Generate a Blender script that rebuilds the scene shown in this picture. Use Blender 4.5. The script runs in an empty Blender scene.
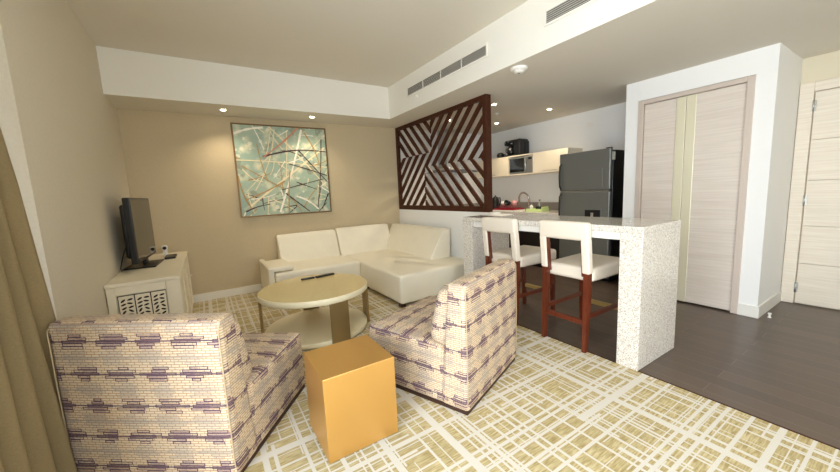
import bpy, bmesh, math, random
from math import sin, cos, pi, radians, sqrt, atan2, floor
from mathutils import Vector, Matrix
random.seed(7)
sc = bpy.context.scene
COL = sc.collection

# ------------------------------------------------------------------ materials
def lin(c):
    return tuple(((v/255)/12.92 if v/255 <= .04045 else ((v/255+.055)/1.055)**2.4) for v in c)
def newmat(name):
    m = bpy.data.materials.new(name); m.use_nodes = True
    nt = m.node_tree; b = nt.nodes['Principled BSDF']
    return m, nt, b
def mat(name, rgb, rough=.5, metal=0., bump=0., bscale=60., var=0., vscale=6., spec=.5, coat=0., stretch=(1, 1, 1), emis=None):
    m, nt, b = newmat(name)
    c = lin(rgb)
    b.inputs['Base Color'].default_value = (*c, 1)
    b.inputs['Roughness'].default_value = rough
    b.inputs['Metallic'].default_value = metal
    b.inputs['Specular IOR Level'].default_value = spec
    b.inputs['Coat Weight'].default_value = coat
    tc = nt.nodes.new('ShaderNodeTexCoord'); mp = nt.nodes.new('ShaderNodeMapping')
    mp.inputs['Scale'].default_value = stretch
    nt.links.new(tc.outputs['Object'], mp.inputs['Vector'])
    if var > 0:
        n = nt.nodes.new('ShaderNodeTexNoise'); n.inputs['Scale'].default_value = vscale; n.inputs['Detail'].default_value = 4
        nt.links.new(mp.outputs[0], n.inputs['Vector'])
        r = nt.nodes.new('ShaderNodeValToRGB')
        r.color_ramp.elements[0].position = .3; r.color_ramp.elements[1].position = .7
        r.color_ramp.elements[0].color = (*[v*(1-var) for v in c], 1)
        r.color_ramp.elements[1].color = (*[min(1, v*(1+var)) for v in c], 1)
        nt.links.new(n.outputs['Fac'], r.inputs['Fac']); nt.links.new(r.outputs['Color'], b.inputs['Base Color'])
    if bump > 0:
        n = nt.nodes.new('ShaderNodeTexNoise'); n.inputs['Scale'].default_value = bscale; n.inputs['Detail'].default_value = 3
        nt.links.new(mp.outputs[0], n.inputs['Vector'])
        bp = nt.nodes.new('ShaderNodeBump'); bp.inputs['Strength'].default_value = bump; bp.inputs['Distance'].default_value = .004
        nt.links.new(n.outputs['Fac'], bp.inputs['Height']); nt.links.new(bp.outputs['Normal'], b.inputs['Normal'])
    if emis:
        b.inputs['Emission Color'].default_value = (*lin(emis[0]), 1); b.inputs['Emission Strength'].default_value = emis[1]
    return m

class NG:
    """small wrapper: math on node sockets"""
    def __init__(s, nt): s.nt = nt
    def m(s, op, a, b=None, c=None):
        n = s.nt.nodes.new('ShaderNodeMath'); n.operation = op
        for i, v in enumerate((a, b, c)):
            if v is None: continue
            if isinstance(v, (int, float)): n.inputs[i].default_value = v
            else: s.nt.links.new(v, n.inputs[i])
        return n.outputs[0]
    def comb(s, x, y, z=0.):
        n = s.nt.nodes.new('ShaderNodeCombineXYZ')
        for i, v in enumerate((x, y, z)):
            if isinstance(v, (int, float)): n.inputs[i].default_value = v
            else: s.nt.links.new(v, n.inputs[i])
        return n.outputs[0]
    def white(s, vec):
        n = s.nt.nodes.new('ShaderNodeTexWhiteNoise'); n.noise_dimensions = '3D'; s.nt.links.new(vec, n.inputs['Vector']); return n.outputs['Value']
    def noise(s, vec, scale, detail=2.):
        n = s.nt.nodes.new('ShaderNodeTexNoise'); n.inputs['Scale'].default_value = scale; n.inputs['Detail'].default_value = detail
        s.nt.links.new(vec, n.inputs['Vector']); return n.outputs['Fac']
    def mix(s, f, a, b):
        n = s.nt.nodes.new('ShaderNodeMix'); n.data_type = 'RGBA'
        for k, v in ((0, f), (6, a), (7, b)):
            if isinstance(v, (int, float)): n.inputs[k].default_value = v
            elif isinstance(v, tuple): n.inputs[k].default_value = (*v, 1)
            else: s.nt.links.new(v, n.inputs[k])
        return n.outputs[2]

def carpet_mat():
    m, nt, b = newmat('plaid_carpet'); g = NG(nt)
    tc = nt.nodes.new('ShaderNodeTexCoord'); sp = nt.nodes.new('ShaderNodeSeparateXYZ')
    nt.links.new(tc.outputs['Object'], sp.inputs[0]); x, y = sp.outputs[0], sp.outputs[1]
    def lines(a, o, per, hw, seed, seg, keep):
        # bands at irregular spacing along a, broken up along o
        v = nt.nodes.new('ShaderNodeTexVoronoi'); v.voronoi_dimensions = '1D'; v.inputs['Scale'].default_value = 1/per; v.inputs['Randomness'].default_value = .75
        nt.links.new(g.m('ADD', a, seed*13.7), v.inputs['W'])
        r = v.outputs['Color']
        sepc = nt.nodes.new('ShaderNodeSeparateColor'); nt.links.new(r, sepc.inputs[0])
        on = g.m('LESS_THAN', v.outputs['Distance'], g.m('MULTIPLY_ADD', sepc.outputs[0], hw/per, hw*.45/per))
        s = g.m('FLOOR', g.m('MULTIPLY_ADD', sepc.outputs[1], 7., g.m('DIVIDE', o, seg)))
        return g.m('MULTIPLY', on, g.m('GREATER_THAN', g.white(g.comb(sepc.outputs[2], seed, s)), 1-keep))
    L = None
    for args in ((x, y, .25, .017, 1., 1.3, .94), (y, x, .25, .017, 2., 1.3, .94),
                 (x, y, .10, .0065, 3., .6, .82), (y, x, .10, .0065, 4., .6, .82),
                 (x, y, .075, .0045, 5., .3, .6), (y, x, .075, .0045, 6., .3, .6)):
        l = lines(*args); L = l if L is None else g.m('MAXIMUM', L, l)
    st = nt.nodes.new('ShaderNodeMapping'); st.inputs['Scale'].default_value = (14, 110, 1); nt.links.new(tc.outputs['Object'], st.inputs[0])
    n1 = g.noise(st.outputs[0], 1., 4.); n2 = g.noise(tc.outputs['Object'], 2.2, 3.)
    base = g.mix(g.m('MULTIPLY', g.m('SUBTRACT', n1, .32), 2.6), lin((160, 140, 92)), lin((214, 200, 158)))
    base = g.mix(g.m('MULTIPLY', g.m('GREATER_THAN', n2, .52), .25), base, lin((160, 142, 96)))
    fine = g.noise(tc.outputs['Object'], 260., 2.)
    wl = g.mix(fine, lin((200, 194, 182)), lin((230, 225, 214)))
    col = g.mix(L, base, wl)
    nt.links.new(col, b.inputs['Base Color']); b.inputs['Roughness'].default_value = .95; b.inputs['Specular IOR Level'].default_value = .1
    bp = nt.nodes.new('ShaderNodeBump'); bp.inputs['Strength'].default_value = .35; bp.inputs['Distance'].default_value = .004
    nt.links.new(g.m('ADD', fine, g.m('MULTIPLY', L, .6)), bp.inputs['Height']); nt.links.new(bp.outputs[0], b.inputs['Normal'])
    return m

def woodfloor_mat():
    m, nt, b = newmat('dark_plank_floor'); g = NG(nt)
    tc = nt.nodes.new('ShaderNodeTexCoord'); sp = nt.nodes.new('ShaderNodeSeparateXYZ'); nt.links.new(tc.outputs['Object'], sp.inputs[0])
    v = g.comb(sp.outputs[1], sp.outputs[0])
    br = nt.nodes.new('ShaderNodeTexBrick'); nt.links.new(v, br.inputs['Vector'])
    br.inputs['Scale'].default_value = 1.; br.inputs['Brick Width'].default_value = 1.15; br.inputs['Row Height'].default_value = .125
    br.inputs['Mortar Size'].default_value = .0016; br.inputs['Mortar Smooth'].default_value = .2; br.offset = .37
    br.inputs['Color1'].default_value = (*lin((88, 73, 62)), 1); br.inputs['Color2'].default_value = (*lin((74, 61, 52)), 1); br.inputs['Mortar'].default_value = (*lin((120, 104, 90)), 1)
    mp = nt.nodes.new('ShaderNodeMapping'); mp.inputs['Scale'].default_value = (42, 2.5, 1); nt.links.new(tc.outputs['Object'], mp.inputs[0])
    n = g.noise(mp.outputs[0], 1., 5.)
    col = g.mix(g.m('MULTIPLY', g.m('SUBTRACT', n, .35), .9), br.outputs['Color'], lin((104, 88, 75)))
    nt.links.new(col, b.inputs['Base Color'])
    b.inputs['Specular IOR Level'].default_value = .6
    nt.links.new(g.m('ADD', .24, g.m('MULTIPLY', n, .18)), b.inputs['Roughness'])
    bp = nt.nodes.new('ShaderNodeBump'); bp.inputs['Strength'].default_value = .25; bp.inputs['Distance'].default_value = .002
    nt.links.new(g.m('SUBTRACT', n, g.m('MULTIPLY', br.outputs['Fac'], 1.)), bp.inputs['Height']); nt.links.new(bp.outputs[0], b.inputs['Normal'])
    return m

def granite_mat():
    m, nt, b = newmat('speckled_granite'); g = NG(nt)
    tc = nt.nodes.new('ShaderNodeTexCoord')
    def vor(scale):
        v = nt.nodes.new('ShaderNodeTexVoronoi'); v.inputs['Scale'].default_value = scale; nt.links.new(tc.outputs['Object'], v.inputs['Vector'])
        s = nt.nodes.new('ShaderNodeSeparateColor'); nt.links.new(v.outputs['Color'], s.inputs[0]); return s.outputs[0]
    a, c = vor(270.), vor(150.)
    base = g.mix(g.noise(tc.outputs['Object'], 40., 3.), lin((206, 198, 186)), lin((232, 228, 220)))
    base = g.mix(g.m('GREATER_THAN', c, .84), base, lin((192, 180, 166)))
    base = g.mix(g.m('GREATER_THAN', a, .90), base, lin((164, 156, 150)))
    base = g.mix(g.m('LESS_THAN', a, .14), base, lin((246, 243, 238)))
    nt.links.new(base, b.inputs['Base Color']); b.inputs['Roughness'].default_value = .07; b.inputs['IOR'].default_value = 1.7
    return m

def fabric_mat():
    m, nt, b = newmat('meander_print_fabric'); g = NG(nt)
    tc = nt.nodes.new('ShaderNodeTexCoord'); sp = nt.nodes.new('ShaderNodeSeparateXYZ'); nt.links.new(tc.outputs['UV'], sp.inputs[0])
    wob = g.m('MULTIPLY', g.m('SUBTRACT', g.noise(tc.outputs['UV'], 60., 1.), .5), .003)
    u = g.m('ADD', sp.outputs[0], wob); v = g.m('ADD', sp.outputs[1], wob)
    cream = g.mix(g.noise(tc.outputs['UV'], 5., 3.), lin((206, 186, 156)), lin((228, 214, 190)))
    def bricks(w, h, mort, off):
        br = nt.nodes.new('ShaderNodeTexBrick'); nt.links.new(g.comb(u, v), br.inputs['Vector'])
        br.inputs['Scale'].default_value = 1.; br.inputs['Brick Width'].default_value = w; br.inputs['Row Height'].default_value = h
        br.inputs['Mortar Size'].default_value = mort; br.inputs['Mortar Smooth'].default_value = .3; br.offset = off
        return br.outputs['Fac']
    f = bricks(.038, .0125, .0021, .41)
    tone = g.mix(g.noise(tc.outputs['UV'], 9., 2.), lin((196, 142, 92)), lin((150, 130, 116)))
    col = g.mix(g.m('MULTIPLY', f, .9), cream, tone)
    def motif(shift_v, Q, h, seed):
        P = .155
        vv = g.m('DIVIDE', g.m('ADD', v, shift_v), P)
        row = g.m('FLOOR', vv)
        lv = g.m('MULTIPLY', g.m('SUBTRACT', g.m('FRACT', vv), .5), P)
        q = g.m('DIVIDE', lv, h); lev = g.m('ROUND', q); a = g.m('ABSOLUTE', lev)
        inl = g.m('ABSOLUTE', g.m('SUBTRACT', q, lev))                      # 0 mid .. .5 edge
        uu = g.m('ADD', g.m('ADD', u, g.m('MULTIPLY', row, .027)), g.m('MULTIPLY', g.white(g.comb(lev, row, seed)), .045))
        k = g.m('DIVIDE', uu, Q)
        lu = g.m('ABSOLUTE', g.m('MULTIPLY', g.m('SUBTRACT', g.m('FRACT', k), .5), Q))
        j = g.white(g.comb(g.m('FLOOR', k), row, g.m('ADD', lev, seed)))
        hw = g.m('ADD', .032, g.m('MULTIPLY', j, .045))
        hw = g.m('SUBTRACT', hw, g.m('MULTIPLY', g.m('GREATER_THAN', a, 1.5), .012))
        hw = g.m('ADD', hw, g.m('MULTIPLY', g.m('LESS_THAN', a, .5), .02))
        hw = g.m('SUBTRACT', hw, g.m('MULTIPLY', g.m('GREATER_THAN', a, 2.5), 9.))
        ins = g.m('LESS_THAN', lu, hw)
        edge = g.m('MAXIMUM', g.m('GREATER_THAN', inl, .29), g.m('GREATER_THAN', lu, g.m('SUBTRACT', hw, .0045)))
        line = g.m('MULTIPLY', ins, edge)
        fill = g.m('MULTIPLY', ins, g.m('SUBTRACT', 1., edge))
        tail = g.m('MULTIPLY', g.m('LESS_THAN', a, .5), g.m('LESS_THAN', inl, .2))
        return g.m('MAXIMUM', line, tail), fill
    l2, f2 = motif(.0775, .18, .0142, 20.)
    col = g.mix(g.m('MULTIPLY', f2, .18), col, lin((150, 140, 138)))
    col = g.mix(g.m('MULTIPLY', l2, .55), col, lin((150, 142, 140)))
    l1, f1 = motif(0., .18, .0142, 3.)
    nz = g.noise(tc.outputs['UV'], 7., 2.)
    col = g.mix(g.m('MULTIPLY', f1, g.m('MULTIPLY', g.m('MULTIPLY_ADD', g.m('GREATER_THAN', nz, .5), .45, .12), 1.)), col, lin((150, 124, 132)))
    col = g.mix(g.m('MULTIPLY', l1, .92), col, lin((72, 46, 78)))
    nt.links.new(col, b.inputs['Base Color']); b.inputs['Roughness'].default_value = .85; b.inputs['Specular IOR Level'].default_value = .2
    bp = nt.nodes.new('ShaderNodeBump'); bp.inputs['Strength'].default_value = .3; bp.inputs['Distance'].default_value = .002
    nt.links.new(g.noise(tc.outputs['UV'], 420., 2.), bp.inputs['Height']); nt.links.new(bp.outputs[0], b.inputs['Normal'])
    return m

def canvas_mat():
    m, nt, b = newmat('painted_teal_ground'); g = NG(nt)
    tc = nt.nodes.new('ShaderNodeTexCoord'); o = tc.outputs['Object']
    sp = nt.nodes.new('ShaderNodeSeparateXYZ'); nt.links.new(o, sp.inputs[0])
    c = g.mix(g.noise(o, 2.2, 2.), lin((120, 158, 152)), lin((196, 206, 174)))
    c = g.mix(g.m('MULTIPLY', g.m('SUBTRACT', g.noise(o, 7.5, 4.), .50), 4.), c, lin((236, 230, 198)))
    v = nt.nodes.new('ShaderNodeTexVoronoi'); v.inputs['Scale'].default_value = 9.; nt.links.new(o, v.inputs['Vector'])
    dots = g.m('LESS_THAN', v.outputs['Distance'], .26)
    c = g.mix(g.m('MULTIPLY', dots, g.m('MULTIPLY', g.m('GREATER_THAN', g.noise(o, 3.1, 0.), .5), .65)), c, lin((240, 236, 214)))
    c = g.mix(g.m('MULTIPLY', g.m('GREATER_THAN', g.noise(o, 4.3, 3.), .62), .45), c, lin((120, 112, 84)))
    nt.links.new(c, b.inputs['Base Color']); b.inputs['Roughness'].default_value = .45
    return m

def doorwood_mat(name, c1, c2):
    m, nt, b = newmat(name); g = NG(nt)
    tc = nt.nodes.new('ShaderNodeTexCoord'); mp = nt.nodes.new('ShaderNodeMapping'); mp.inputs['Scale'].default_value = (2, 2.2, 75)
    nt.links.new(tc.outputs['Object'], mp.inputs[0])
    n = g.noise(mp.outputs[0], 1., 4.)
    nt.links.new(g.mix(g.m('MULTIPLY', g.m('SUBTRACT', n, .3), 2.2), lin(c1), lin(c2)), b.inputs['Base Color']); b.inputs['Roughness'].default_value = .5
    return m

M = {}
M['carpet'] = carpet_mat(); M['woodfloor'] = woodfloor_mat(); M['granite'] = granite_mat(); M['fabric'] = fabric_mat(); M['canvas'] = canvas_mat()
M['white_wall'] = mat('white_wall_paint', (242, 242, 240), .85, bump=.15, bscale=220)
M['cream_wall'] = mat('cream_wall_paint', (238, 235, 226), .85, bump=.15, bscale=220)
M['tan_wall'] = mat('tan_wall_paper', (200, 184, 152), .8, bump=.4, bscale=150, var=.03, vscale=60)
M['left_wall'] = mat('pale_wall_paper', (216, 206, 186), .8, bump=.4, bscale=150, var=.03, vscale=60)
M['entry_wall'] = mat('warm_cream_wall_paint', (222, 212, 188), .85, bump=.15, bscale=220)
M['ceiling'] = mat('ceiling_paint', (224, 218, 206), .9, bump=.1, bscale=200)
M['baseboard'] = mat('white_gloss_trim', (236, 234, 226), .4)
M['doorwood'] = doorwood_mat('pale_limed_oak', (212, 200, 188), (228, 218, 207))
M['doorwood2'] = doorwood_mat('cream_limed_oak', (226, 214, 196), (240, 231, 215))
M['doorframe'] = mat('taupe_door_frame', (206, 192, 180), .5)
M['goldstrip'] = mat('champagne_gold_strip', (238, 232, 206), .4, .4)
M['leather'] = mat('cream_leather', (238, 231, 212), .38, bump=.2, bscale=320, var=.015, vscale=9, spec=.5)
M['stoolleather'] = mat('ivory_leather', (232, 222, 206), .5, bump=.2, bscale=320)
M['cherry'] = mat('cherry_wood', (98, 42, 22), .35, var=.25, vscale=5, stretch=(20, 20, 1.5), coat=.2)
M['espresso'] = mat('espresso_wood', (66, 32, 16), .5, spec=.25, var=.25, vscale=5, stretch=(6, 6, 6))
M['gold'] = mat('satin_gold_metal', (228, 180, 106), .38, .85, bump=.05, bscale=300)
M['tabletop'] = mat('yellow_cream_lacquer', (226, 204, 148), .22, coat=.3, var=.03, vscale=30)
M['tablerim'] = mat('pale_cream_rim', (236, 226, 194), .35)
M['bronze'] = mat('bronze_lacquer', (156, 132, 88), .35, .6)
M['cabwhite'] = mat('antique_white_paint', (232, 222, 198), .5, var=.02, vscale=12)
M['piping'] = mat('cream_piping', (190, 170, 138), .8)
M['dark'] = mat('dark_base_and_hole_shade', (50, 36, 24), .8)
M['black'] = mat('black_plastic', (16, 16, 17), .35)
M['screen'] = mat('dark_screen_glass', (20, 19, 17), .08, spec=1.)
M['steel'] = mat('brushed_dark_steel', (128, 130, 126), .42, .55, bump=.06, bscale=3, stretch=(1, 1, 120))
M['steel_light'] = mat('brushed_light_steel', (190, 190, 186), .28, .9)
M['chrome'] = mat('chrome', (200, 198, 194), .12, 1.)
M['curtain'] = mat('olive_tan_linen', (186, 166, 124), .9, bump=.6, bscale=400, var=.12, vscale=120, stretch=(1, 1, 6))
M['plinth'] = mat('dark_wood_plinth', (58, 34, 24), .5)
M['kitchencab'] = mat('cream_gloss_laminate', (236, 224, 200), .25)
M['basecab'] = mat('black_brown_laminate', (34, 27, 24), .4)
M['plasticwhite'] = mat('white_plastic', (240, 238, 232), .4)
M['grille'] = mat('grey_grille_blade', (206, 203, 195), .5)
M['grilledark'] = mat('grille_inner_dark', (120, 116, 108), .8)
M['red'] = mat('red_plastic', (150, 26, 44), .35)
M['pink'] = mat('pink_cup_plastic', (232, 170, 168), .35)
M['green'] = mat('pale_green_plastic', (200, 222, 150), .4)
M['paper'] = mat('white_paper', (246, 245, 240), .8)
M['brass'] = mat('satin_brass_plate', (214, 190, 130), .3, .85)
M['lamp'] = mat('lit_lamp_lens', (255, 240, 210), .4, emis=((255, 236, 200), 14.))
M['lamp'].cycles.emission_sampling = 'NONE'
M['p_cream'] = mat('cream_paint_stroke', (240, 226, 186), .5); M['p_gold'] = mat('gold_paint_stroke', (184, 146, 84), .5)
M['p_dark'] = mat('maroon_paint_stroke', (74, 40, 34), .5); M['p_white'] = mat('white_paint_stroke', (250, 244, 228), .5)
M['p_pink'] = mat('coral_paint_stroke', (212, 140, 110), .5)
M['framegold'] = mat('dark_gold_frame', (120, 92, 56), .35, .6)
M['backsplash'] = mat('grey_stone_backsplash', (150, 142, 132), .3, var=.15, vscale=90)
mg, nt, b = newmat('window_glass')
nt.nodes.remove(b); tr = nt.nodes.new('ShaderNodeBsdfTransparent'); gl = nt.nodes.new('ShaderNodeBsdfGlossy'); gl.inputs['Roughness'].default_value = .02
mx = nt.nodes.new('ShaderNodeMixShader'); mx.inputs[0].default_value = .05; nt.links.new(tr.outputs[0], mx.inputs[1]); nt.links.new(gl.outputs[0], mx.inputs[2]); nt.links.new(mx.outputs[0], nt.nodes['Material Output'].inputs['Surface']); M['glass'] = mg
mg, nt, b = newmat('tinted_glass'); b.inputs['Base Color'].default_value = (*lin((150, 150, 150)), 1); b.inputs['Transmission Weight'].default_value = .6; b.inputs['Roughness'].default_value = .05; M['hoodglass'] = mg

# ------------------------------------------------------------------ mesh helpers
def B(): return bmesh.new()
def box(bm, x0, x1, y0, y1, z0, z1, bev=0., mi=0, seg=2, mtx=None):
    t = bmesh.new()
    vs = [t.verts.new((x, y, z)) for x in (x0, x1) for y in (y0, y1) for z in (z0, z1)]
    for q in ((0, 1, 3, 2), (4, 6, 7, 5), (0, 4, 5, 1), (2, 3, 7, 6), (0, 2, 6, 4), (1, 5, 7, 3)):
        t.faces.new([vs[i] for i in q])
    if bev > 0: bmesh.ops.bevel(t, geom=list(t.edges), offset=bev, segments=seg, profile=.5, affect='EDGES')
    join(bm, t, mi, mtx)
def join(bm, t, mi=0, mtx=None):
    if mtx is not None: bmesh.ops.transform(t, matrix=mtx, verts=t.verts)
    bmesh.ops.recalc_face_normals(t, faces=t.faces)
    mp = {}
    for v in t.verts: mp[v] = bm.verts.new(v.co)
    for f in t.faces:
        try: nf = bm.faces.new([mp[v] for v in f.verts]); nf.material_index = mi; nf.smooth = f.smooth
        except ValueError: pass
    t.free()
def cyl(bm, p0, p1, r0, r1=None, n=20, mi=0, smooth=True):
    r1 = r0 if r1 is None else r1
    p0, p1 = Vector(p0), Vector(p1); d = (p1-p0).normalized(); a = d.orthogonal().normalized(); c = d.cross(a)
    t = bmesh.new(); A = []; Bv = []
    for i in range(n):
        w = 2*pi*i/n; o = a*cos(w)+c*sin(w); A.append(t.verts.new(p0+o*r0)); Bv.append(t.verts.new(p1+o*r1))
    for i in range(n):
        f = t.faces.new((A[i], A[(i+1) % n], Bv[(i+1) % n], Bv[i])); f.smooth = smooth
    t.faces.new(A[::-1]); t.faces.new(Bv); join(bm, t, mi)
def lathe(bm, prof, cx=0, cy=0, n=40, mi=0, smooth=True):
    t = bmesh.new(); rings = []
    for r, z in prof:
        rings.append([t.verts.new((cx+r*cos(2*pi*i/n), cy+r*sin(2*pi*i/n), z)) for i in range(n)] if r > 1e-5 else [t.verts.new((cx, cy, z))])
    for a, c in zip(rings, rings[1:]):
        for i in range(n):
            j = (i+1) % n
            if len(a) == 1 and len(c) == 1: continue
            if len(a) == 1: f = t.faces.new((a[0], c[i], c[j]))
            elif len(c) == 1: f = t.faces.new((a[i], a[j], c[0]))
            else: f = t.faces.new((a[i], a[j], c[j], c[i]))
            f.smooth = smooth
    join(bm, t, mi)
def tube(bm, pts, r, n=10, mi=0):
    pts = [Vector(p) for p in pts]; t = bmesh.new(); rings = []; a = None
    for i, p in enumerate(pts):
        d = (pts[min(i+1, len(pts)-1)]-pts[max(i-1, 0)]).normalized()
        a = d.orthogonal().normalized() if a is None else (a-d*a.dot(d)).normalized()
        c = d.cross(a)
        rings.append([t.verts.new(p+(a*cos(2*pi*k/n)+c*sin(2*pi*k/n))*r) for k in range(n)])
    for A, C in zip(rings, rings[1:]):
        for k in range(n):
            f = t.faces.new((A[k], A[(k+1) % n], C[(k+1) % n], C[k])); f.smooth = True
    t.faces.new(rings[0][::-1]); t.faces.new(rings[-1]); join(bm, t, mi)
def prism(bm, poly, a0, a1, axis='y', bev=0., mi=0, smooth=False, seg=2, mtx=None):
    """extrude a polygon; axis y: poly in (x,z); axis x: poly in (y,z); axis z: poly in (x,y)"""
    t = bmesh.new()
    def P(p, a): return (p[0], a, p[1]) if axis == 'y' else ((a, p[0], p[1]) if axis == 'x' else (p[0], p[1], a))
    A = [t.verts.new(P(p, a0)) for p in poly]; C = [t.verts.new(P(p, a1)) for p in poly]; n = len(poly)
    for i in range(n): t.faces.new((A[i], A[(i+1) % n], C[(i+1) % n], C[i]))
    t.faces.new(A[::-1]); t.faces.new(C); bmesh.ops.recalc_face_normals(t, faces=t.faces)
    if bev > 0: bmesh.ops.bevel(t, geom=list(t.edges), offset=bev, segments=seg, profile=.5, affect='EDGES', clamp_overlap=True)
    join(bm, t, mi, mtx)
def soft(bm, x0, x1, y0, y1, z0, z1, r, puff=0., n=10, fn=None, mi=0, mtx=None, puffs=None):
    """rounded upholstered block on a fine grid; fn warps each point; puffs = (x,y,z) outward swelling"""
    lo = Vector((x0, y0, z0)); hi = Vector((x1, y1, z1)); ctr = (lo+hi)/2; hf = (hi-lo)/2
    px, py, pz = puffs if puffs else (0, 0, puff)
    def ax(a, c):
        L = c-a; rr = min(r, L/2)
        e = [0, rr*.12, rr*.35, rr*.65, rr]; mid = [rr+(L-2*rr)*i/n for i in range(1, n)]
        s = e+mid+[L-v for v in e[::-1]]; out = []
        for v in s:
            if not out or v-out[-1] > 1e-5: out.append(v)
        return [a+v for v in out]
    X, Y, Z = ax(x0, x1), ax(y0, y1), ax(z0, z1); t = bmesh.new(); cache = {}
    def V(x, y, z):
        k = (round(x, 5), round(y, 5), round(z, 5))
        if k in cache: return cache[k]
        p = Vector((x, y, z)); q = Vector([min(max(p[i], lo[i]+min(r, hf[i])), hi[i]-min(r, hf[i])) for i in range(3)])
        d = p-q
        if d.length > 1e-9: p = q+d.normalized()*min(r, min(hf))
        s = [(p[i]-ctr[i])/hf[i] for i in range(3)]
        w = lambda i, j: max(0, 1-s[i]**2)*max(0, 1-s[j]**2)
        p = p+Vector((px*s[0]*w(1, 2), py*s[1]*w(0, 2), pz*s[2]*w(0, 1)))
        if fn: p = Vector(fn(p, s))
        cache[k] = t.verts.new(p); return cache[k]
    def face(q):
        vs = []
        for v in q:
            if v not in vs: vs.append(v)
        if len(vs) > 2:
            try: f = t.faces.new(vs); f.smooth = True
            except ValueError: pass
    for A, C, g in ((X, Y, lambda a, c, e: V(a, c, e)), (X, Z, lambda a, c, e: V(a, e, c)), (Y, Z, lambda a, c, e: V(e, a, c))):
        E = {0: (z0, z1), 1: (y0, y1), 2: (x0, x1)}[[0, 1, 2][(0 if C is Y and A is X else (1 if A is X else 2))]]
        for e in E:
            for i in range(len(A)-1):
                for j in range(len(C)-1):
                    face([g(A[i], C[j], e), g(A[i+1], C[j], e), g(A[i+1], C[j+1], e), g(A[i], C[j+1], e)])
    join(bm, t, mi, mtx)
def uvbox(bm, off=(0, 0)):
    uv = bm.loops.layers.uv.verify(); bm.normal_update()
    for f in bm.faces:
        n = f.normal; a = max(range(3), key=lambda i: abs(n[i])*(1.15 if i == 1 else 1))
        for l in f.loops:
            p = l.vert.co
            l[uv].uv = ((p.y+.03, p.z) if a == 0 else (p.x, p.z) if a == 1 else (p.x, p.y+.39))
            l[uv].uv.x += off[0]; l[uv].uv.y += off[1]
def obj(name, bm, mats, parent=None, loc=None, smooth=None):
    bm.normal_update()
    me = bpy.data.meshes.new(name); bm.to_mesh(me); bm.free()
    for m in (mats if isinstance(mats, (list, tuple)) else [mats]): me.materials.append(m)
    o = bpy.data.objects.new(name, me); COL.objects.link(o)
    if parent is not None: o.parent = parent
    if loc is not None: o.location = loc
    return o
def tag(o, label, cat, group=None, kind=None):
    o['label'] = label; o['category'] = cat
    if group: o['group'] = group
    if kind: o['kind'] = kind
    return o
def thing(name, label, cat, loc=(0, 0, 0), rz=0., group=None):
    o = bpy.data.objects.new(name, None); COL.objects.link(o); o.location = loc; o.rotation_euler = (0, 0, rz); o.empty_display_size = .1
    return tag(o, label, cat, group)
def struct(name, bm, m, parent=None):
    o = obj(name, bm, m, parent)
    if parent is None: o['kind'] = 'structure'
    return o
def sbox(name, m, *a, **k):
    bm = B(); box(bm, *a, **k); return struct(name, bm, m)
def copytree(o, parent=None):
    c = o.copy(); COL.objects.link(c)
    if parent is not None: c.parent = parent
    for ch in list(o.children): copytree(ch, c)
    return c

# ------------------------------------------------------------------ room
XL, YB, YS, XS, XW = -.717, 5.23, 4.62, 2.487, 2.91
ZC, ZS, XK, XC, YC, XF = 2.862, 2.41, 5.07, 4.22, .866, 2.415
YR = -1.9; XWN = -1.02
T = .15
sbox('floor_carpet', M['carpet'], XWN-T, XF, YR-T, YB+T, -.1, 0)
sbox('floor_wood', M['woodfloor'], XF, 5.4, YR-T, YB+T, -.1, -.002)
sbox('trim_1', M['espresso'], XF-.004, XF+.006, YR, 5.23, -.02, .002)
sbox('wall_left', M['left_wall'], XWN-T, XL, 2.5, YB+T, 0, ZC)
bm = B()     # window wall left of the camera
box(bm, XWN-T, XWN, YR, 2.5, 2.55, ZC); box(bm, XWN-T, XWN, YR, -1.6, 0, 2.55); box(bm, XWN-T, XWN, 1.12, 2.5, 0, 2.55)
struct('wall_window', bm, M['left_wall'])
bm = B()
for y0, y1 in ((-1.6, -1.54), (-.25, -.19), (1.06, 1.12)): box(bm, XWN-.10, XWN-.04, y0, y1, 0, 2.55)
box(bm, XWN-.10, XWN-.04, -1.54, 1.06, 2.49, 2.55); box(bm, XWN-.10, XWN-.04, -1.54, 1.06, 0, .05)
wn = struct('window_1', bm, M['baseboard'])
bm = B(); box(bm, XWN-.075, XWN-.065, -1.54, 1.06, .05, 2.49); obj('pane', bm, M['glass'], wn)
sbox('wall_back', M['tan_wall'], XL, XW+.05, YB, YB+T, 0, ZS)
sbox('wall_kitchen_back', M['white_wall'], XW+.05, XK+.3, YB, YB+T, 0, ZS)
sbox('wall_kitchen', M['white_wall'], XK, XK+.2, 2.06, YB, 0, ZS)
sbox('wall_entrance', M['entry_wall'], 5.02, 5.3, YR, YC, 0, ZS)
bm = B()     # wall behind the camera with an unseen window added to light camera-facing sides
box(bm, XWN-T, .2, YR-T, YR, 0, ZC); box(bm, 1.9, 5.3, YR-T, YR, 0, ZC); box(bm, .2, 1.9, YR-T, YR, 2.3, ZC); box(bm, .2, 1.9, YR-T, YR, 0, .9)
struct('wall_rear', bm, M['cream_wall'])
bm = B()
for x0, x1 in ((.2, .25), (1.02, 1.08), (1.85, 1.9)): box(bm, x0, x1, YR-.1, YR-.04, .9, 2.3)
box(bm, .25, 1.85, YR-.1, YR-.04, .9, .95); box(bm, .25, 1.85, YR-.1, YR-.04, 2.25, 2.3)
wn = struct('window_added', bm, M['baseboard'])
bm = B(); box(bm, .25, 1.85, YR-.075, YR-.065, .95, 2.25); obj('pane', bm, M['glass'], wn)
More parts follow.
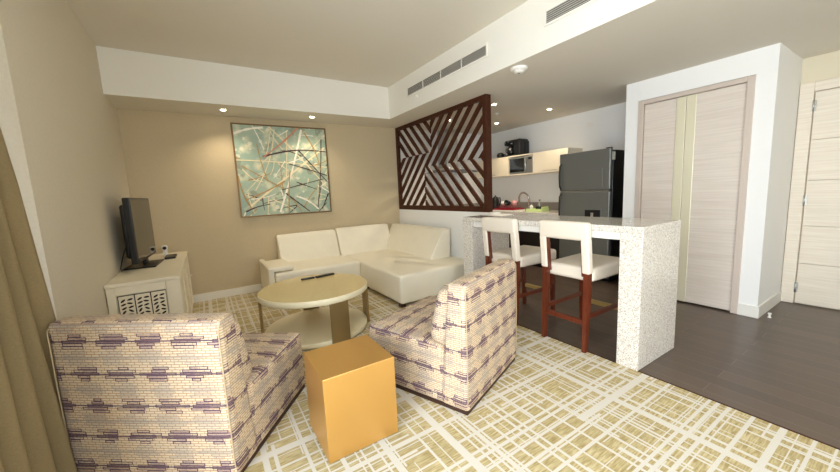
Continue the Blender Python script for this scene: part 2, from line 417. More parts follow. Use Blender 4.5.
# ceilings
sbox('ceiling', M['ceiling'], XWN-T, XS+.02, YR-T, YS+.02, ZC, ZC+.12)
sbox('ceiling_kitchen', M['ceiling'], XS+.004, 5.4, YR-T, YB+T, ZS, ZC+.12)
sbox('ceiling_back', M['ceiling'], XWN-T, XS+.004, YS+.004, YB+T, ZS, ZC+.12)
bm = B(); box(bm, XS, XS+.004, YR, YS+.004, ZS, ZC); struct('wall_soffit_side', bm, M['cream_wall'])
bm = B(); box(bm, XL, XS, YS, YS+.004, ZS, ZC); struct('wall_soffit_back', bm, M['cream_wall'])
# half wall under the screen
sbox('wall_half', M['white_wall'], XW, XW+.1, 2.90, YB, 0, 1.02)
# closet block: front face on x = XC with an opening for the double door
bm = B()
Y0, Y1 = 1.0, 1.955
box(bm, XC, XC+.12, YC, Y0, 0, ZS); box(bm, XC, XC+.12, Y1, 2.09, 0, ZS); box(bm, XC, XC+.12, Y0, Y1, 2.20, ZS)
box(bm, XC+.12, 5.3, YC, YC+.1, 0, ZS); box(bm, XC+.12, XK+.1, 1.99, 2.09, 0, ZS)
box(bm, XC+.121, 5.3, YC+.1, 1.99, 0, 2.2)
struct('wall_closet', bm, M['white_wall'])
# baseboards
sbox('baseboard_back', M['baseboard'], XL, 2.91, YB-.016, YB, 0, .10)
sbox('baseboard_left', M['baseboard'], XL, XL+.016, 2.5, YB, 0, .10)
bm = B()
box(bm, XC-.014, XC, YC-.014, Y0-.0, 0, .11); box(bm, XC, 5.02, YC-.014, YC, 0, .11); box(bm, XC-.014, XC, Y1, 2.09, 0, .11)
struct('baseboard_closet', bm, M['baseboard'])
sbox('baseboard_rear', M['baseboard'], XWN, 5.02, YR, YR+.015, 0, .1)

# closet double door (door_1)
bm = B()
fw = .055
box(bm, XC-.012, XC+.06, Y0, Y0+fw, 0, 2.195, .004); box(bm, XC-.012, XC+.06, Y1-fw, Y1, 0, 2.195, .004); box(bm, XC-.012, XC+.06, Y0+fw, Y1-fw, 2.15, 2.195, .004)
d = struct('door_1', bm, M['doorframe'])
ym = 1.508
for a, c, s in ((Y0+fw+.004, ym-.002, 1), (ym+.002, Y1-fw-.004, -1)):
    bm = B(); box(bm, XC+.012, XC+.05, a, c, .012, 2.146, .003); lf = obj('door_leaf', bm, M['doorwood'], d)
    g0, g1 = (c-.082, c) if s == 1 else (a, a+.082)
    bm = B(); box(bm, XC+.002, XC+.012, g0, g1, .012, 2.146, .003); o = obj('gold_strip', bm, M['goldstrip'], lf); o['label'] = 'tall champagne gold strip'
# entrance door (door_2) in the wall x = 5.14
bm = B(); XE = 5.02
box(bm, XE-.035, XE, .765, .862, 0, 2.17, .006); box(bm, XE-.035, XE, -.33, -.235, 0, 2.17, .006); box(bm, XE-.035, XE, -.235, .765, 2.08, 2.17, .006)
d = struct('door_2', bm, M['doorwood2'])
bm = B()
zs = [.012, .42, .80, 1.245, 1.63, 2.075]
for a, c in zip(zs, zs[1:]): box(bm, XE-.026, XE, -.23, .757, a+.0015, c-.0015, .002)
lf = obj('door_leaf', bm, M['doorwood2'], d)
for z in (.17, 1.05, 1.95):
    bm = B(); cyl(bm, (XE-.036, .762, z-.05), (XE-.036, .762, z+.05), .008); box(bm, XE-.032, XE-.024, .745, .78, z-.05, z+.05)
    obj('hinge', bm, M['steel_light'], d)
bm = B(); cyl(bm, (XE-.026, -.15, 1.0), (XE-.08, -.15, 1.0), .012); box(bm, XE-.09, XE-.07, -.16, -.03, .99, 1.012, .005); obj('door_handle', bm, M['steel_light'], d)
# rubber door stop
bm = B(); lathe(bm, [(0, 0), (.014, 0), (.014, .006), (.008, .012), (.008, .03), (.013, .034), (.013, .045), (0, .047)], n=16)
tag(obj('door_stop', bm, M['plasticwhite'], loc=(4.31, .80, 0)), 'tiny white door stop standing on the dark floor by the closet corner', 'door stop')

# ------------------------------------------------------------------ ceiling fittings
def grille(y0, y1, label, kind):
    t = thing('air_grille', label, 'air vent', (XS, y0, 2.60), group=None)
    w = y1-y0; h = .092
    bm = B(); box(bm, -.004, 0, .0, w, 0, h); obj('backing', bm, M['grilledark'], t)
    bm = B(); f = .018
    box(bm, -.014, -.0042, -f, w+f, -f, 0, .002); box(bm, -.014, -.0042, -f, w+f, h, h+f, .002); box(bm, -.014, -.0042, -f, 0, 0, h); box(bm, -.014, -.0042, w, w+f, 0, h)
    n = 4
    for k in range(1, n): box(bm, -.012, -.0042, w*k/n-.005, w*k/n+.005, 0, h)
    obj('frame', bm, M['cream_wall'], t)
    bm = B()
    for k in range(6): 
        z = .008+k*.0155; prism(bm, [(-.013, z), (-.012, z-.0015), (-.0045, z+.006), (-.0055, z+.0075)], .001, w-.001, 'y')
    obj('louvre', bm, M['grille'], t)
grille(2.55, 4.055, 'long grey linear air grille in the soffit above the timber screen', 0)
grille(.35, 1.865, 'grey air grille cut off by the top edge of the photo', 1)
bm = B(); lathe(bm, [(0, 0), (.03, 0), (.035, -.008), (.075, -.012), (.078, 0)], n=32)
bm = B(); lathe(bm, [(.078, 0), (.078, -.014), (.066, -.024), (.05, -.026), (.046, -.04), (.03, -.046), (0, -.046)], n=40)
t = thing('smoke_detector', 'round white smoke detector on the kitchen ceiling edge', 'smoke detector', (2.617, 2.265, ZS)); obj('casing', bm, M['plasticwhite'], t)
bm = B(); lathe(bm, [(.008, -.046), (.008, -.05), (0, -.05)], n=12); obj('sensor_eye', bm, M['black'], t)
bm = B(); lathe(bm, [(.035, 0), (.035, -.006), (.012, -.009), (.01, -.022), (.018, -.025), (0, -.026)], n=24)
tag(obj('sprinkler_head', bm, M['plasticwhite'], loc=(3.81, 3.72, ZS)), 'small white ceiling sprinkler head between the kitchen downlights', 'sprinkler')
bm = B(); lathe(bm, [(.016, 0), (.016, .01), (.008, .016), (0, .017)], n=16); bmesh.ops.rotate(bm, verts=bm.verts, cent=(0, 0, 0), matrix=Matrix.Rotation(-pi/2, 3, 'Y'))
box(bm, -.02, -.012, -.03, .0, -.012, -.004)
tag(obj('soffit_sensor', bm, M['plasticwhite'], loc=(XS, 3.84, 2.54)), 'tiny white sensor on the soffit face under the air grille', 'sensor')
def downlight(x, y, label, group, watts, spot=125):
    t = thing('downlight', label, 'downlight', (x, y, ZS), group=group)
    bm = B(); lathe(bm, [(.030, 0), (.046, 0), (.046, -.004), (.032, -.006), (.030, 0)], n=32); obj('trim_ring', bm, M['plasticwhite'], t)
    bm = B(); lathe(bm, [(0, -.014), (.012, -.0135), (.022, -.011), (.030, -.006), (.030, -.0005), (0, -.0005)], n=24); obj('lens', bm, M['lamp'], t)
    ld = bpy.data.lights.new('downlight_lamp', 'SPOT'); ld.energy = watts; ld.spot_size = radians(spot); ld.spot_blend = .8; ld.shadow_soft_size = .035; ld.color = (1., .84, .62)
    lo = bpy.data.objects.new('downlight_lamp', ld); COL.objects.link(lo); lo.parent = t; lo.location = (0, 0, -.02)
downlight(.327, 4.87, 'lit downlight in the dropped ceiling above the left side of the framed picture', 'downlights over the painting wall', 15)
downlight(1.40, 4.87, 'lit downlight in the dropped ceiling above the right side of the framed picture', 'downlights over the painting wall', 15)
KW = 22
downlight(3.37, 3.34, 'upper lit kitchen downlight right beside the top corner of the timber screen', 'kitchen downlights', KW)
downlight(4.36, 3.22, 'lit kitchen downlight in front of the refrigerator', 'kitchen downlights', KW)
downlight(4.345, 4.25, 'lower lit kitchen downlight beside the screen, above the coffee maker', 'kitchen downlights', KW)
downlight(3.39, 4.35, 'lit kitchen downlight seen through the bars of the timber screen', 'kitchen downlights', KW)

# ------------------------------------------------------------------ curtain
def curtain():
    t = bmesh.new(); NU, NV = 150, 40; rows = []
    for j in range(NV+1):
        z = .012+(ZC-.03)*j/NV; fz = j/NV; row = []
        for i in range(NU+1):
            s = i/NU
            y = 1.15+1.12*s
            amp = .036+.034*(1-fz)
            x = -.80+.10*(1-fz)**.8+.0*s + amp*sin(s*2*pi*7.3+.5*sin(3*s+2*fz)) + .012*sin(s*41+fz*3)
            x += -.10*max(0, fz-.5)
            if s > .9: x += (.03*(1-fz)+.0)*(s-.9)*10
            row.append(t.verts.new((x, y+.02*sin(fz*5+s*9), z)))
        rows.append(row)
    for j in range(NV):
        for i in range(NU):
            f = t.faces.new((rows[j][i], rows[j][i+1], rows[j+1][i+1], rows[j+1][i])); f.smooth = True
    bmesh.ops.solidify(t, geom=list(t.faces), thickness=.006)
    return t
tag(obj('curtain', curtain(), M['curtain']), 'olive tan floor length curtain bunched at the left edge', 'curtain')

# ------------------------------------------------------------------ framed picture
t = thing('framed_picture', 'square abstract picture of tangled branches on teal, thin gold frame', 'picture', (1.05, YB, 1.695))
W, H = .632, .632; F = .018
bm = B()
box(bm, -W, W, -.04, 0, -H, -H+F, .003); box(bm, -W, W, -.04, 0, H-F, H, .003); box(bm, -W, -W+F, -.04, 0, -H+F, H-F, .003); box(bm, W-F, W, -.04, 0, -H+F, H-F, .003)
obj('frame', bm, M['framegold'], t)
bm = B(); w2, h2 = W-F, H-F; box(bm, -w2, w2, -.026, -.002, -h2, h2)
def stroke(pts, w0, w1, mi, lay):
    P = [Vector((p[0], 0, p[1])) for p in pts]; tm = bmesh.new(); L = []; R = []; n = len(P)
    for i, p in enumerate(P):
        dd = (P[min(i+1, n-1)]-P[max(i-1, 0)]).normalized(); nn = Vector((-dd.z, 0, dd.x)); w = (w0+(w1-w0)*i/(n-1))*(.75+.5*random.random())/2
        a = p+nn*w; c = p-nn*w
        for q, K in ((a, L), (c, R)):
            q.x = min(max(q.x, -w2), w2); q.z = min(max(q.z, -h2), h2); q.y = -.0262-lay*.00012; K.append(tm.verts.new(q))
    for i in range(n-1): tm.faces.new((L[i], L[i+1], R[i+1], R[i]))
    for f in tm.faces:
        f.material_index = mi
    mp = {v: bm.verts.new(v.co) for v in tm.verts}
    for f in tm.faces:
        vs = [mp[v] for v in f.verts]; nf = bm.faces.new(vs); nf.material_index = mi
        nf.normal_update()
        if nf.normal.y > 0: nf.normal_flip()
    tm.free()
def curve(a, c, bend, n=14):
    a, c = Vector(a), Vector(c); d = c-a; nn = Vector((-d.y, d.x)); return [a+d*(i/n)+nn*bend*sin(pi*i/n)*1. for i in range(n+1)]
PX = lambda u, v: ((u-.5)*2*w2, (.5-v)*2*h2)          # u right, v down, 0..1
lay = 0
rs = random.Random(3)
for k in range(46):                                     # soft background twigs
    u, v = rs.random(), rs.random(); a = rs.random()*6.28; l = .1+.25*rs.random()
    lay += 1; stroke(curve(PX(u, v), PX(u+l*cos(a), v+l*sin(a)), rs.uniform(-.07, .07)), .016, .006, rs.choice([1, 2, 4, 1, 4, 3]), lay)
for (a, c, b_, w0, w1, mi) in [((0, .38), (1, .46), .03, .016, .010, 1), ((.08, .9), (.98, .22), 0., .026, .020, 1), ((.72, .02), (.4, .98), .03, .026, .020, 4),
        ((.55, .05), (.5, .6), .02, .014, .012, 1), ((.36, .0), (.99, .72), .03, .016, .014, 1), ((.04, .44), (.48, .72), .0, .014, .010, 2), ((.42, .03), (.16, .72), .12, .014, .012, 1),
        ((.27, .34), (1, .27), .12, .020, .012, 3), ((.44, .72), (.94, .60), .0, .012, .010, 3), ((.48, .76), (.74, .99), .0, .016, .014, 3), ((.66, .25), (.99, .64), .0, .014, .010, 3),
        ((.55, .42), (.99, .56), .02, .013, .010, 3), ((.95, .12), (.84, .98), .03, .014, .012, 3), ((.99, .78), (.9, .97), .0, .02, .012, 3), ((.05, .82), (.48, .62), -.05, .012, .02, 2),
        ((.68, .0), (.27, .35), .05, .024, .014, 5), ((.0, .1), (.3, .02), .1, .03, .02, 4), ((.04, .95), (.3, .88), .1, .02, .01, 3), ((.5, .98), (.55, .5), .02, .018, .012, 2),
        ((.75, .05), (.92, .5), .12, .018, .012, 2), ((.1, .92), (.0, .55), .1, .02, .012, 2), ((.6, .8), (.85, .97), .15, .02, .02, 4), ((.3, .62), (.22, .2), .05, .012, .010, 2)]:
    lay += 1; stroke(curve(PX(*a), PX(*c), b_*.5), w0*1.05, w1*1.05, mi, lay)
obj('canvas', bm, [M['canvas'], M['p_cream'], M['p_gold'], M['p_dark'], M['p_white'], M['p_pink']], t)

# ------------------------------------------------------------------ timber lattice screen on the half wall
t = thing('lattice_screen', 'dark timber screen of diagonal slats standing on the half wall', 'room divider', (XW, YB, 1.02))
SW = 2.21; SH = ZS-1.02                      # s runs towards the camera (local -y), z up from the half wall
D0, D1 = 0., .05
s0, s1, q0, q1 = .06, 2.15, .072, 1.335      # inner opening
bm = B()
def sb(a, c, z0, z1): box(bm, D0, D1, -c, -a, z0, z1, .004)
sb(.0, s0, 0, SH); box(bm, D0, .088, -SW, -s1, 0, SH, .004); sb(s0, s1, 0, q0); sb(s0, s1, q1, SH)
obj('frame', bm, M['espresso'], t)
def clip(poly, a, b_, c):                    # keep a*s+b*z<=c
    out = []
    for i, p in enumerate(poly):
        q = poly[(i+1) % len(poly)]; dp = a*p[0]+b_*p[1]-c; dq = a*q[0]+b_*q[1]-c
        if dp <= 0: out.append(p)
        if dp*dq < 0: k = dp/(dp-dq); out.append((p[0]+(q[0]-p[0])*k, p[1]+(q[1]-p[1])*k))
    return out
def slat(sign, c, hw, region):
    """sign +1: s+z=c ('\\' from the living room), -1: s-z=c ('/'); region = list of half planes"""
    L = 4.; k = hw*sqrt(2)
    if sign > 0: poly = [(-L, c-k+L), (-L, c+k+L), (L, c+k-L), (L, c-k-L)]
    else: poly = [(-L, -L-c+k), (-L, -L-c-k), (L, L-c-k), (L, L-c+k)]
    for h in region: poly = clip(poly, *h)
    if len(poly) < 3: return
    ar = abs(sum(poly[i][0]*poly[(i+1) % len(poly)][1]-poly[(i+1) % len(poly)][0]*poly[i][1] for i in range(len(poly))))/2
    if ar < 4e-4: return
    b2 = B(); prism(b2, [(-p[0], p[1]) for p in poly], .014, .036, 'x', bev=.0)
    obj('slat', b2, M['espresso'], t)
inn = [(-1, 0, -s0), (1, 0, s1), (0, -1, -q0), (0, 1, q1)]
zt, zm, sv, sl = 1.885-1.02, 1.685-1.02, 1.03, .83
p_ = .205; off = 1.02
for k in range(0, 12):
    c = 2.225+k*.2-off                        # top-left
    slat(1, c, .029, inn+[(1, 0, sv), (0, -1, -zt)])
    c = 1.97+k*p_-off
    slat(1, c, .029, inn+[(-1, 0, -sl), (0, 1, zm)])
for k in range(-4, 10):
    c = -1.035+k*p_+off
    slat(-1, c, .029, inn+[(1, 0, sl), (0, 1, zt)])
    slat(-1, c, .029, inn+[(-1, 0, -sl), (1, 0, sv), (0, 1, zt), (0, -1, -zm)])
    slat(-1, c, .029, inn+[(-1, 0, -sv), (0, -1, -zm)])

# ------------------------------------------------------------------ island
t = thing('kitchen_island', 'speckled granite bar counter with slab ends between carpet and kitchen', 'counter', (2.41, 1.06, 0))
bm = B(); box(bm, 0, .585, 0, 1.835, .962, 1.007, .003); obj('countertop', bm, M['granite'], t)
for y in (0, 1.69):
    bm = B(); box(bm, 0.0, .58, y+.001, y+.146, 0, .9615, .003); obj('leg_panel', bm, M['granite'], t)
bm = B(); box(bm, .03, .55, .148, 1.688, .905, .9615, .002); obj('apron', bm, M['plasticwhite'], t)
bm = B(); box(bm, 0, .21, 0, .30, 0, .001); box(bm, .03, .26, .05, .34, .001, .002)
o = obj('paper_sheet', bm, M['paper'], loc=(2.68, 2.58, 1.0075)); tag(o, 'white papers lying on the far end of the granite counter', 'paper')

# ------------------------------------------------------------------ bar stools
def make_stool(label):
    t = thing('bar_stool', label, 'bar stool', (2.38, 1.62, 0), group='bar stools at the island')
    W = .215
    # upholstered back frame: an upside-down U, top panel and two uprights, leaning a little
    def lean(p, s): return (p.x-.10*max(0, p.z-.62)+.00, p.y, p.z)
    bm = B()
    soft(bm, 0, .062, -W, W, .885, 1.022, .018, n=8, fn=lean, puffs=(.004, 0, .004))
    for s in (-1, 1): soft(bm, 0, .062, s*W-(0 if s < 0 else .062), s*W+(.062 if s < 0 else 0), .625, .90, .014, n=8, fn=lean)
    obj('backrest', bm, M['stoolleather'], t)
    for s in (-1, 1):
        bm = B(); prism(bm, [(.012, .60), (.052, .60), (.026, .89), (-.014, .89)], s*(W-.064)-.004, s*(W-.064)+.004, 'y'); obj('back_inner_trim', bm, M['cherry'], t)
    bm = B(); soft(bm, .055, .60, -W+.002, W-.002, .555, .665, .028, puff=.012, n=10, fn=lambda p, s: (p.x, p.y, p.z+.012*max(0, s[2])*(s[0]*.4)))
    obj('seat', bm, M['stoolleather'], t)
    for s in (-1, 1):
        yo = s*(W-.03)
        bm = B()
        tb = bmesh.new()
        def leg(x0, x1, xb0, xb1, zt_):
            prof = [(x0, x1, zt_), (x0+.0, x1, .45), (xb0, xb1, 0)]
            A = []
            for (a, c, z) in prof:
                h = .022 if z > .3 else .017
                A.append([tb.verts.new(q) for q in ((a, yo-h, z), (c, yo-h, z), (c, yo+h, z), (a, yo+h, z))])
            for P, Q in zip(A, A[1:]):
                for i in range(4): tb.faces.new((P[i], P[(i+1) % 4], Q[(i+1) % 4], Q[i]))
            tb.faces.new(A[0]); tb.faces.new(A[-1][::-1])
        leg(.004, .056, -.012, .026, .63); bmesh.ops.bevel(tb, geom=list(tb.edges), offset=.004, segments=2, affect='EDGES'); join(bm, tb)
        obj('leg', bm, M['cherry'], t)
        bm = B(); tb = bmesh.new(); leg(.54, .582, .556, .59, .565); bmesh.ops.bevel(tb, geom=list(tb.edges), offset=.004, segments=2, affect='EDGES'); join(bm, tb)
        obj('leg', bm, M['cherry'], t)
        bm = B(); box(bm, .045, .55, yo-.011, yo+.011, .262, .30, .003); obj('stretcher', bm, M['cherry'], t)
    bm = B(); box(bm, .006, .036, -W+.05, W-.05, .215, .255, .003); obj('stretcher', bm, M['cherry'], t)
    bm = B(); box(bm, .556, .585, -W+.05, W-.05, .20, .235, .003); fr = obj('footrest', bm, M['cherry'], t)
    bm = B(); box(bm, .553, .588, -W+.055, W-.055, .2355, .2385, .001); box(bm, .5525, .5555, -W+.055, W-.055, .205, .2385); obj('kick_plate', bm, M['brass'], fr)['label'] = 'pale brass kick plate'
    return t
s2 = make_stool('ivory and cherry bar stool nearest the granite end panel of the counter')
s1_ = copytree(s2); s1_['label'] = 'ivory and cherry bar stool farther along the counter, partly behind the patterned armchair'
s1_.location = (2.37, 2.305, 0)

# ------------------------------------------------------------------ kitchen
# refrigerator
t = thing('refrigerator', 'tall dark stainless refrigerator with freezer on top', 'refrigerator', (4.35, 2.32, 0))
bm = B(); box(bm, .06, .68, -.005, .715, .04, 1.725, .006); box(bm, .1, .6, .03, .68, 0, .04); obj('body', bm, M['black'], t)
bm = B(); box(bm, 0, .055, 0, .72, 1.225, 1.745, .012); fd = obj('freezer_door', bm, M['steel'], t)
bm = B(); box(bm, -.004, 0.002, .095, .345, 1.255, 1.505, .003); obj('door_panel', bm, M['steel'], fd)
bm = B(); box(bm, 0, .055, 0, .72, .06, 1.210, .012); ld_ = obj('door', bm, M['steel'], t)
bm = B(); box(bm, -.004, 0.002, .095, .345, .70, .975, .003); box(bm, -.006, -.004, .115, .325, .72, .965, mi=1); box(bm, -.016, -.006, .2, .24, .86, .93, .003, mi=2)
obj('water_dispenser', bm, [M['steel'], M['black'], M['chrome']], ld_)
bm = B(); box(bm, .0, .05, .01, .71, 1.2105, 1.2245); obj('door_gap_trim', bm, M['steel_light'], t)
for z0, z1, pr in ((1.25, 1.60, fd), (.72, 1.18, ld_)):
    bm = B(); tube(bm, [(0, .69, z0), (-.035, .69, z0+.03), (-.045, .69, (z0+z1)/2), (-.035, .69, z1-.03), (0, .69, z1)], .011); obj('handle', bm, M['black'], pr)
bm = B(); box(bm, .02, .10, -.0075, -.0055, 1.60, 1.70); obj('side_sticker', bm, M['grille'], t)
bm = B(); box(bm, .0, .06, .005, .06, 1.745, 1.757, .003); obj('hinge_cover', bm, M['black'], t)
# base cabinets and sink counter along x = XK, and the return under the hood
def base_unit(x0, x1, y0, y1, lab, side, nd=1):
    t = thing('base_cabinet', lab, 'cabinet', (x0, y0, 0))
    w, dd = x1-x0, y1-y0
    bm = B(); box(bm, .02 if side == 'x' else 0, w-.001, 0, dd-(.02 if side == 'y' else 0)*0, .1, .858); box(bm, .06, w-.001, .06, dd, 0, .1); obj('body', bm, M['basecab'], t)
    for k in range(nd):
        bm = B()
        if side == 'x': a = dd*k/nd; box(bm, 0, .019, a+.003, a+dd/nd-.003, .105, .855, .002)
        else: a = w*k/nd; box(bm, a+.003, a+w/nd-.003, -.019, -.0005, .105, .855, .002)
        dr = obj('door', bm, M['basecab'], t); bm = B()
        if side == 'x': box(bm, -.02, -.0005, a+.06, a+dd/nd-.06, .81, .822, .002)
        else: box(bm, a+.06, a+w/nd-.06, -.04, -.0195, .81, .822, .002)
        obj('handle', bm, M['steel_light'], dr)
base_unit(4.47, XK, 3.05, 3.85, 'dark base cabinet under the kitchen counter next to the refrigerator', 'x', 2)
base_unit(4.47, XK, 3.852, 4.62, 'dark base cabinet below the sink tap', 'x', 2)
base_unit(3.02, 4.46, 4.66, YB-.001, 'dark base cabinet below the range hood behind the timber screen', 'y', 3)
bm = B(); box(bm, 4.44, XK, 3.045, YB, .86, .90, .003); box(bm, 3.02, 4.44, 4.63, YB, .86, .90, .003)
w_ = obj('kitchen_worktop', bm, M['granite']); tag(w_, 'grey granite worktop running along the kitchen wall behind the island', 'worktop')
bm = B(); box(bm, XK-.02, XK, 3.045, YB, .9005, 1.03, .002); box(bm, 3.02, XK-.021, YB-.02, YB, .9005, 1.03, .002)
struct('trim_2', bm, M['backsplash'])
# upper cabinets
def upper(y0, y1, lab, door=True):
    t = thing('wall_cabinet', lab, 'cabinet', (4.70, y0, 1.525), group=None)
    dd = y1-y0; dp = XK-4.70
    bm = B()
    if door: box(bm, .02, dp, .001, dd-.001, 0, .342)
    else:
        box(bm, 0, dp, 0, dd, 0, .02); box(bm, 0, dp, 0, dd, .322, .342); box(bm, 0, dp, 0, .02, .02, .322); box(bm, 0, dp, dd-.02, dd, .02, .322); box(bm, dp-.01, dp, .02, dd-.02, .02, .322)
    obj('body', bm, M['kitchencab'], t)
    if door:
        bm = B(); box(bm, 0, .019, .002, dd-.002, .001, .341, .002); dr = obj('door', bm, M['kitchencab'], t)
        bm = B(); c = .5*dd if dd < .85 else .35*dd; box(bm, -.022, -.012, c-.13, c+.13, .028, .038, .002); box(bm, -.012, 0, c-.12, c-.11, .028, .038); box(bm, -.012, 0, c+.11, c+.12, .028, .038)
        obj('handle', bm, M['steel_light'], dr)
    return t
upper(3.14, 3.77, 'cream wall cabinet with bar handle between microwave and refrigerator')
upper(3.772, 4.34, 'open cream wall cabinet niche holding the microwave', False)
upper(4.342, 5.19, 'cream wall cabinet left of the microwave, partly behind the screen post')
# microwave in its niche
t = thing('microwave', 'small stainless microwave with dark door in the cabinet niche', 'microwave', (4.705, 3.796, 1.5455))
bm = B(); box(bm, .02, .33, 0, .51, .004, .285, .004); obj('body', bm, M['steel_light'], t)
bm = B(); box(bm, 0, .019, .11, .51, .004, .285, .004); dr = obj('door', bm, M['steel_light'], t)
bm = B(); box(bm, -.002, -.0002, .18, .495, .03, .262, .001); obj('door_glass', bm, M['screen'], dr)
bm = B(); tube(bm, [(0, .135, .04), (-.02, .135, .06), (-.02, .135, .23), (0, .135, .25)], .007); obj('handle', bm, M['chrome'], dr)
bm = B(); box(bm, 0, .019, 0, .108, .004, .285, .004); cp = obj('control_panel', bm, M['steel_light'], t)
bm = B(); box(bm, -.002, -.0003, .02, .09, .225, .26); obj('display', bm, M['black'], cp)
# coffee maker and pot lid on top of the cabinets
t = thing('coffee_maker', 'black drip coffee maker on top of the wall cabinets', 'coffee maker', (4.72, 4.05, 1.8675))
bm = B(); box(bm, .0, .24, .03, .42, 0, .03, .008); box(bm, .12, .24, .02, .40, .03, .25, .015); box(bm, .0, .24, .03, .40, .19, .285, .03); soft(bm, .0, .2, .03, .19, .02, .27, .04); obj('body', bm, M['black'], t)
bm = B(); lathe(bm, [(0, .032), (.06, .032), (.075, .07), (.07, .12), (.05, .15), (.05, .16), (0, .16)], .08, .30, n=28); tube(bm, [(.01, .30, .14), (-.045, .30, .13), (-.05, .30, .08), (.005, .30, .06)], .008)
obj('carafe', bm, M['black'], t)
bm = B(); cyl(bm, (-.001, .36, .245), (-.006, .36, .245), .017); obj('button', bm, M['chrome'], t)
bm = B(); box(bm, -.004, 0, .19, .22, .2, .23); obj('button', bm, M['chrome'], t)
bm = B(); box(bm, -.004, 0, .28, .31, .255, .27); obj('button', bm, M['chrome'], t)
bm = B(); lathe(bm, [(0, 0), (.05, 0), (.066, .02), (.07, .05), (.055, .085), (.02, .1), (0, .1)], n=28); box(bm, -.012, .012, -.12, -.06, .045, .06, .004)
tag(obj('coffee_filter_basket', bm, M['black'], loc=(4.79, 4.60, 1.8675)), 'small round black pot left of the coffee maker on the cabinets', 'pot')
# range hood
t = thing('range_hood', 'chimney range hood with dark glass canopy seen through the screen', 'range hood', (3.93, YB, 0))
bm = B(); box(bm, -.13, .13, -.27, -.001, 1.72, 2.408, .003); obj('chimney', bm, M['steel_light'], t)
bm = B(); prism(bm, [(-.30, 1.665), (.30, 1.665), (.30, 1.69), (.13, 1.72), (-.13, 1.72), (-.30, 1.69)], -.44, -.001, 'y', bev=.003); obj('canopy', bm, M['steel_light'], t)
bm = B(); prism(bm, [(-.45+.9*i/16, 1.672-.03*((-1+2*i/16)**2)) for i in range(17)]+[(.45-.9*i/16, 1.664-.03*((1-2*i/16)**2)) for i in range(17)], -.5, -.002, 'y'); obj('glass_visor', bm, M['black'], t)
# hob
bm = B(); box(bm, -.29, .29, -.25, .25, 0, .008, .003)
for dx, dy in ((-.15, -.12), (.15, -.12), (-.15, .12), (.15, .12)): lathe(bm, [(.075, .0085), (.08, .0095), (.085, .0085)], dx, dy, n=28, mi=1)
tag(obj('hob', bm, [M['screen'], M['steel_light']], loc=(3.93, 4.94, .9005)), 'black glass hob in the worktop under the range hood', 'hob')
# tap
t = thing('kitchen_tap', 'chrome gooseneck tap rising behind the island counter', 'tap', (4.88, 4.02, .9005))
bm = B(); lathe(bm, [(0, 0), (.03, 0), (.03, .012), (.02, .02), (.018, .08), (0, .08)], n=20)
pts = [(0, 0, .05), (0, 0, .2)]+[(-.02*sin(pi*i/14), .11-.11*cos(pi*i/14), .2+.11*sin(pi*i/14)) for i in range(1, 15)]+[(0, .22, .17), (0, .225, .12)]
tube(bm, pts, .015); obj('spout', bm, M['chrome'], t)
bm = B(); tube(bm, [(0, -.015, .05), (0, -.05, .06), (0, -.07, .13)], .006); obj('lever', bm, M['chrome'], t)
# red dish tray with cups
t = thing('dish_rack', 'red plastic dish tray with white rim beside the tap', 'dish rack', (4.47, 4.02, .9005))
bm = B()
box(bm, .02, .27, .02, .44, .012, .02); box(bm, .0, .02, .0, .46, .02, .05, .004); box(bm, .27, .29, .0, .46, .02, .05, .004); box(bm, .02, .27, .0, .02, .02, .05, .004); box(bm, .02, .27, .44, .46, .02, .05, .004)
obj('tray', bm, M['red'], t)
bm = B(); box(bm, -.012, .30, -.012, .475, 0, .019, .004); obj('drip_tray', bm, M['plasticwhite'], t)
bm = B()
for k in range(7): y = .05+.06*k; tube(bm, [(.03, y, .02), (.04, y, .08), (.145, y, .09), (.25, y, .08), (.26, y, .02)], .003, n=6)
obj('wire_rack', bm, M['red'], t)
def cup(x, y, z, r, h, m, lab, rot=0):
    bm = B(); lathe(bm, [(0, 0), (r*.75, 0), (r, h), (r-.004, h), (r*.75-.003, .006), (0, .006)], n=24); tube(bm, [(0, r*.9, h*.8), (0, r+.02, h*.75), (0, r+.022, h*.35), (0, r*.8, h*.25)], .004, n=8)
    if rot: bmesh.ops.rotate(bm, verts=bm.verts, cent=(0, 0, h/2), matrix=Matrix.Rotation(rot, 3, 'Y'))
    tag(obj('cup', bm, m, loc=(x, y, z)), lab, 'cup', 'cups in the dish rack')
cup(4.60, 4.26, .996, .048, .09, M['black'], 'round black cup lying in the red dish rack', -1.35)
cup(4.62, 4.12, .996, .045, .085, M['pink'], 'pale pink cup at the right end of the red dish rack')
cup(4.62, 4.38, .996, .04, .07, M['plasticwhite'], 'white cup at the left end of the red dish rack')
# kettle behind the post
t = thing('kettle', 'black kettle at the screen post behind the red dish rack', 'kettle', (4.84, 4.80, .9005))
bm = B(); lathe(bm, [(0, 0), (.085, 0), (.09, .02), (.08, .14), (.06, .22), (.03, .25), (.012, .255), (.012, .275), (0, .275)], n=30); obj('body', bm, M['black'], t)
bm = B(); tube(bm, [(0, -.06, .22), (0, -.12, .23), (0, -.14, .14), (0, -.085, .05)], .011); obj('handle', bm, M['black'], t)
bm = B(); cyl(bm, (0, .07, .15), (0, .12, .21), .02, .012); obj('spout', bm, M['black'], t)
